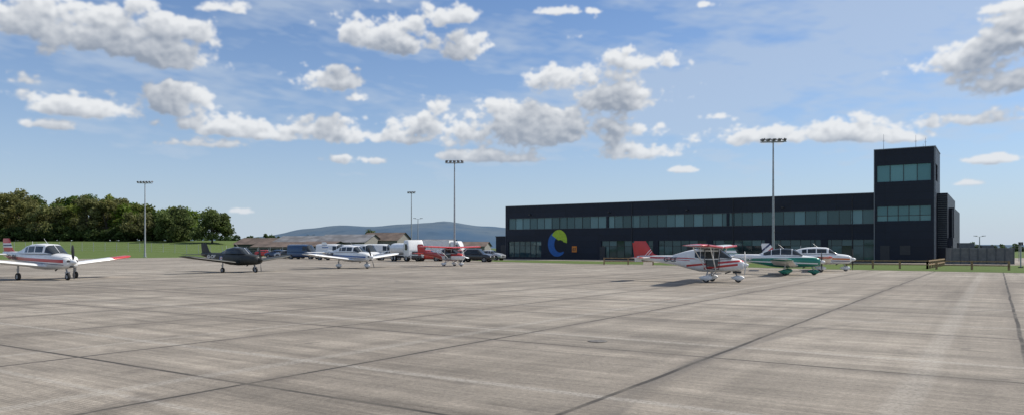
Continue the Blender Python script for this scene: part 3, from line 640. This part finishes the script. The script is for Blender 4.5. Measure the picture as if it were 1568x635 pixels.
    mb.tube((1.35,0,.7),(1.55,0,.25),.04,None,2); mb.wheel((1.57,0,.18),.18,.13,0,1); mb.obj('landing_gear',[rubber,hub,steel],e,True)
    mb=MB()
    for c in((0,.9,.25),(0,-.9,.25),(1.57,0,.24)): spat(mb,c,.75,.12,.15)
    mb.obj('wheel_spats',[whitep],e,True)
    m3=MB()
    for s in(-1,1):
        m2=MB(); m2.body([(1.7,.98,.07,.06,2.2),(1.865,.98,.06,.05,2.2)],0,12); m3.add([(x,y+s*.15,z) for x,y,z in m2.v],m2.f,0)
    m3.bb(1.3,1.72,-.14,.14,.5,.62); m3.tube((1.2,-.2,.6),(.9,-.25,.5),.035); m3.obj('cowl_intakes',[darkm],e)
    prop(e,1.88,.96,.83,3,.4,whitep,whitep,.12,.26)
    if reg: text('registration',reg,e,(-1.9,-.262,1.14),(math.radians(90),0,math.radians(8)),.33,inkm)
    return e
stripy=stripe_mat('fin_red_white',RED,[(5.3,1.1,.022,-9,9,W_),(5.48,1.1,.022,-9,9,W_),(1.2,0,.14,-9,-2,W_)])
high_wing('microlight_aircraft',1086,41.3,(.9,-.43),1.0,stripe_mat('paint_white_red_swoosh',W_,[(1.02,.10,.055,-1.2,1.9,RED),(.80,.12,.06,-.2,1.6,RED),(1.13,-.06,.018,-4,-1,RED),(1.30,-.02,.03,-4,-.6,RED)]),whitep,redp,stripy,whitep,'G-CEAK')
high_wing('microlight_aircraft',688,77,(.83,-.55),1.0,stripe_mat('paint_red_white',(.45,.04,.03),[(.85,.0,.22,-.6,2,W_)]),redp,redp,redp,whitep,None)
# ------------------------------------------------------------------ vehicles
lampm=mat('headlamp_glass',(.6,.6,.6),.15); tailm=mat('tail_lamp',(.4,.01,.01),.3)
def car(name,px,D,hdg,L,Wd,Hb,Ht,paint,kind='suv'):
    e=empty(name,gp(px,D=D),hdg); h=L/2; w=Wd/2
    if kind=='van':
        lo=[(h,.62,w*.75,.22),(h-.05,.68,w*.9,.34),(h-.5,.75,w,.45),(h-1.1,.82,w,.5),(0,.82,w,.5),(-h+.06,.82,w,.5),(-h,.82,w*.96,.47)]
        gh=[(h-.85,1.2,w*.92,1.24,w*.8),(h-1.7,1.25,w*.98,Ht-.08,w*.86),(h-1.78,1.25,w*.98,Ht-.05,w*.87),(h-2.5,1.25,w*.98,Ht,w*.9),(h-2.6,1.25,w*.98,Ht,w*.9),(-h+.1,1.25,w*.98,Ht,w*.9),(-h+.02,1.25,w*.96,Ht-.06,w*.88)]; fl='wpgppp'
    else:
        lo=[(h,.55,w*.7,.17),(h-.06,.58,w*.88,.28),(h-.5,.66,w,.38),(h-1.1,.70,w,.42),(0,.72,w,.42),(-h+.3,.74,w,.42),(-h+.04,.72,w*.9,.34),(-h,.7,w*.8,.25)]
        gh=[(h-1.15,1.08,w*.88,1.10,w*.78),(h-1.8,1.1,w*.92,Ht-.06,w*.74),(h-1.88,1.1,w*.92,Ht-.03,w*.75),(.0,1.1,w*.93,Ht,w*.77),(-.1,1.1,w*.93,Ht,w*.77),(-h+1.0,1.1,w*.92,Ht-.03,w*.76),(-h+.9,1.1,w*.92,Ht-.05,w*.75),(-h+.15,1.1,w*.86,1.2,w*.7)]; fl='wpgpgpw'
    mb=MB(); mb.body([(*q,5) for q in lo],0,28); cabin(mb,gh,fl,0,1)
    if kind=='van': x=-h+.02; mb.bb(x-.02,x+.02,-w*.85,w*.85,1.25,Ht-.15,0)
    mb.obj('bodywork',[paint,glass],e,True,auto=40)
    mb=MB()
    for x in(h-.85,-h+.85):
        for s in(-1,1):
            mb.tube((x,s*(w-.16),.36),(x,s*(w+.004),.36),.42,None,2,18); mb.wheel((x,s*(w-.08),.34),.34,.22,0,1)
    mb.obj('wheels',[rubber,hub,darkm],e,True)
    mb=MB()
    for s in(-1,1): mb.box((h-.06,s*w*.66,.72),(.12,.32,.14),0); mb.box((-h+.03,s*w*.75,.85),(.1,.16,.3),1); mb.box((h-1.5,s*(w+.08),1.15),(.12,.16,.14),2)
    mb.box((h-.01,0,.6),(.06,w*.9,.16),2); mb.box((h,0,.36),(.08,w*1.6,.12),2); mb.box((-h,0,.42),(.08,w*1.6,.14),2); mb.obj('lamps_and_bumpers',[lampm,tailm,darkm],e)
    return e
def truck(name,px,D,hdg,L,paint,body_m,tank=False):
    e=empty(name,gp(px,D=D),hdg); h=L/2; mb=MB()
    M=[(h,1.1,1.1,.5),(h-.02,1.15,1.16,.6),(h-.3,1.6,1.2,1.1),(h-.5,1.75,1.2,1.25),(h-1.75,1.75,1.2,1.25)]
    mb.body([(*q,7) for q in M],0,28); mb.obj('cab',[paint],e,True,auto=40)
    mb=MB(); mb.add([(h+.01,-1.0,1.5),(h+.01,1.0,1.5),(h-.40,.98,2.75),(h-.40,-.98,2.75)],[(0,1,2,3)])
    for s in(-1,1): mb.add([(h-.3,s*1.215,1.6),(h-1.2,s*1.215,1.6),(h-1.2,s*1.215,2.45),(h-.55,s*1.215,2.45)],[(0,1,2,3)])
    mb.obj('cab_windows',[glass],e)
    mb=MB(); mb.bb(-h,h-.3,-.5,.5,.5,.8,2)
    for x in(h-.95,-h+1.0,-h+2.1): 
        for s in(-1,1): mb.wheel((x,s*1.0,.48),.48,.3,0,1)
    mb.box((h+.02,0,.65),(.12,2.3,.35),2); mb.box((h+.05,0,1.2),(.04,1.3,.4),2)
    for s in(-1,1): mb.box((h-.2,s*1.38,2.0),(.12,.2,.5),2); mb.box((h+.085,s*.9,.68),(.03,.3,.16),1)
    mb.obj('chassis_and_wheels',[rubber,hub,darkm],e,True,auto=30)
    mb=MB()
    if tank: mb.body([(-h,1.75,.8,.6,2.5),(-h+.1,1.75,1.15,.85,2.5),(h-2.05,1.75,1.15,.85,2.5),(h-1.95,1.75,.8,.6,2.5)],0,24)
    else: mb.bb(-h,h-1.95,-1.22,1.22,.85,3.1)
    mb.obj('tank' if tank else 'box_body',[body_m],e,tank,bevel=0 if tank else .05)
    return e
pblk=mat('car_black',(.012,.012,.014),.25,0,.1,2,.6); pblu=mat('van_blue',(.02,.06,.14),.3,0,.1,2,.5); pred=mat('car_red',(.42,.03,.025),.3,0,.1,2,.5); psil=mat('car_silver',(.42,.43,.45),.3,.4,.1,2,.5)
R_d=math.radians
car('parked_suv',729,100,R_d(-20),4.8,1.95,1,1.8,pblk); car('parked_car',714,112,R_d(-8),4.5,1.8,1,1.6,pred); car('parked_car',657,106,R_d(-14),4.5,1.8,1,1.6,pred)
truck('fuel_truck',622,106,R_d(-60),7.5,whitep,whitep,True); truck('box_truck',668,120,R_d(-12),9.0,whitep,whitep)
car('parked_van',512,116,R_d(-25),5.8,2.1,1,2.5,whitep,'van'); car('parked_van',560,122,R_d(-40),5.6,2.0,1,2.5,whitep,'van'); car('parked_van',466,126,R_d(-20),5.6,2.1,1,2.5,pblu,'van')
car('parked_car',596,114,R_d(200),4.3,1.8,1,1.5,psil); car('parked_car',438,138,R_d(160),4.3,1.8,1,1.5,psil); car('parked_car',548,128,R_d(10),4.3,1.8,1,1.55,pblk); car('parked_car',408,148,R_d(10),4.3,1.8,1,1.5,pred); car('parked_car',488,128,R_d(10),4.3,1.8,1,1.5,pblk)
car('parked_van',700,130,R_d(-12),5.6,2.0,1,2.5,whitep,'van'); car('parked_van',537,138,R_d(-5),5.6,2.0,1,2.5,whitep,'van'); car('parked_car',645,128,R_d(10),4.3,1.8,1,1.5,pblu)
car('parked_car',752,114,R_d(-30),4.4,1.8,1,1.55,psil); car('parked_van',586,132,R_d(-8),5.6,2.0,1,2.6,whitep,'van'); car('parked_car',450,134,R_d(-10),4.4,1.8,1,1.55,pblk); car('parked_car',424,142,R_d(170),4.4,1.8,1,1.55,pblu); car('parked_van',638,140,R_d(-8),6.0,2.0,1,2.8,whitep,'van')
for p,D in((1563,70),): 
    e=empty('marker_post',gp(p,D=D)); mb=MB(); mb.tube((0,0,0),(0,0,2.4),.06,None,0); mb.box((0,0,2.3),(.4,.1,.3),1); mb.box((0,0,.05),(.3,.3,.1),1); mb.obj('post',[steel,darkm],e)
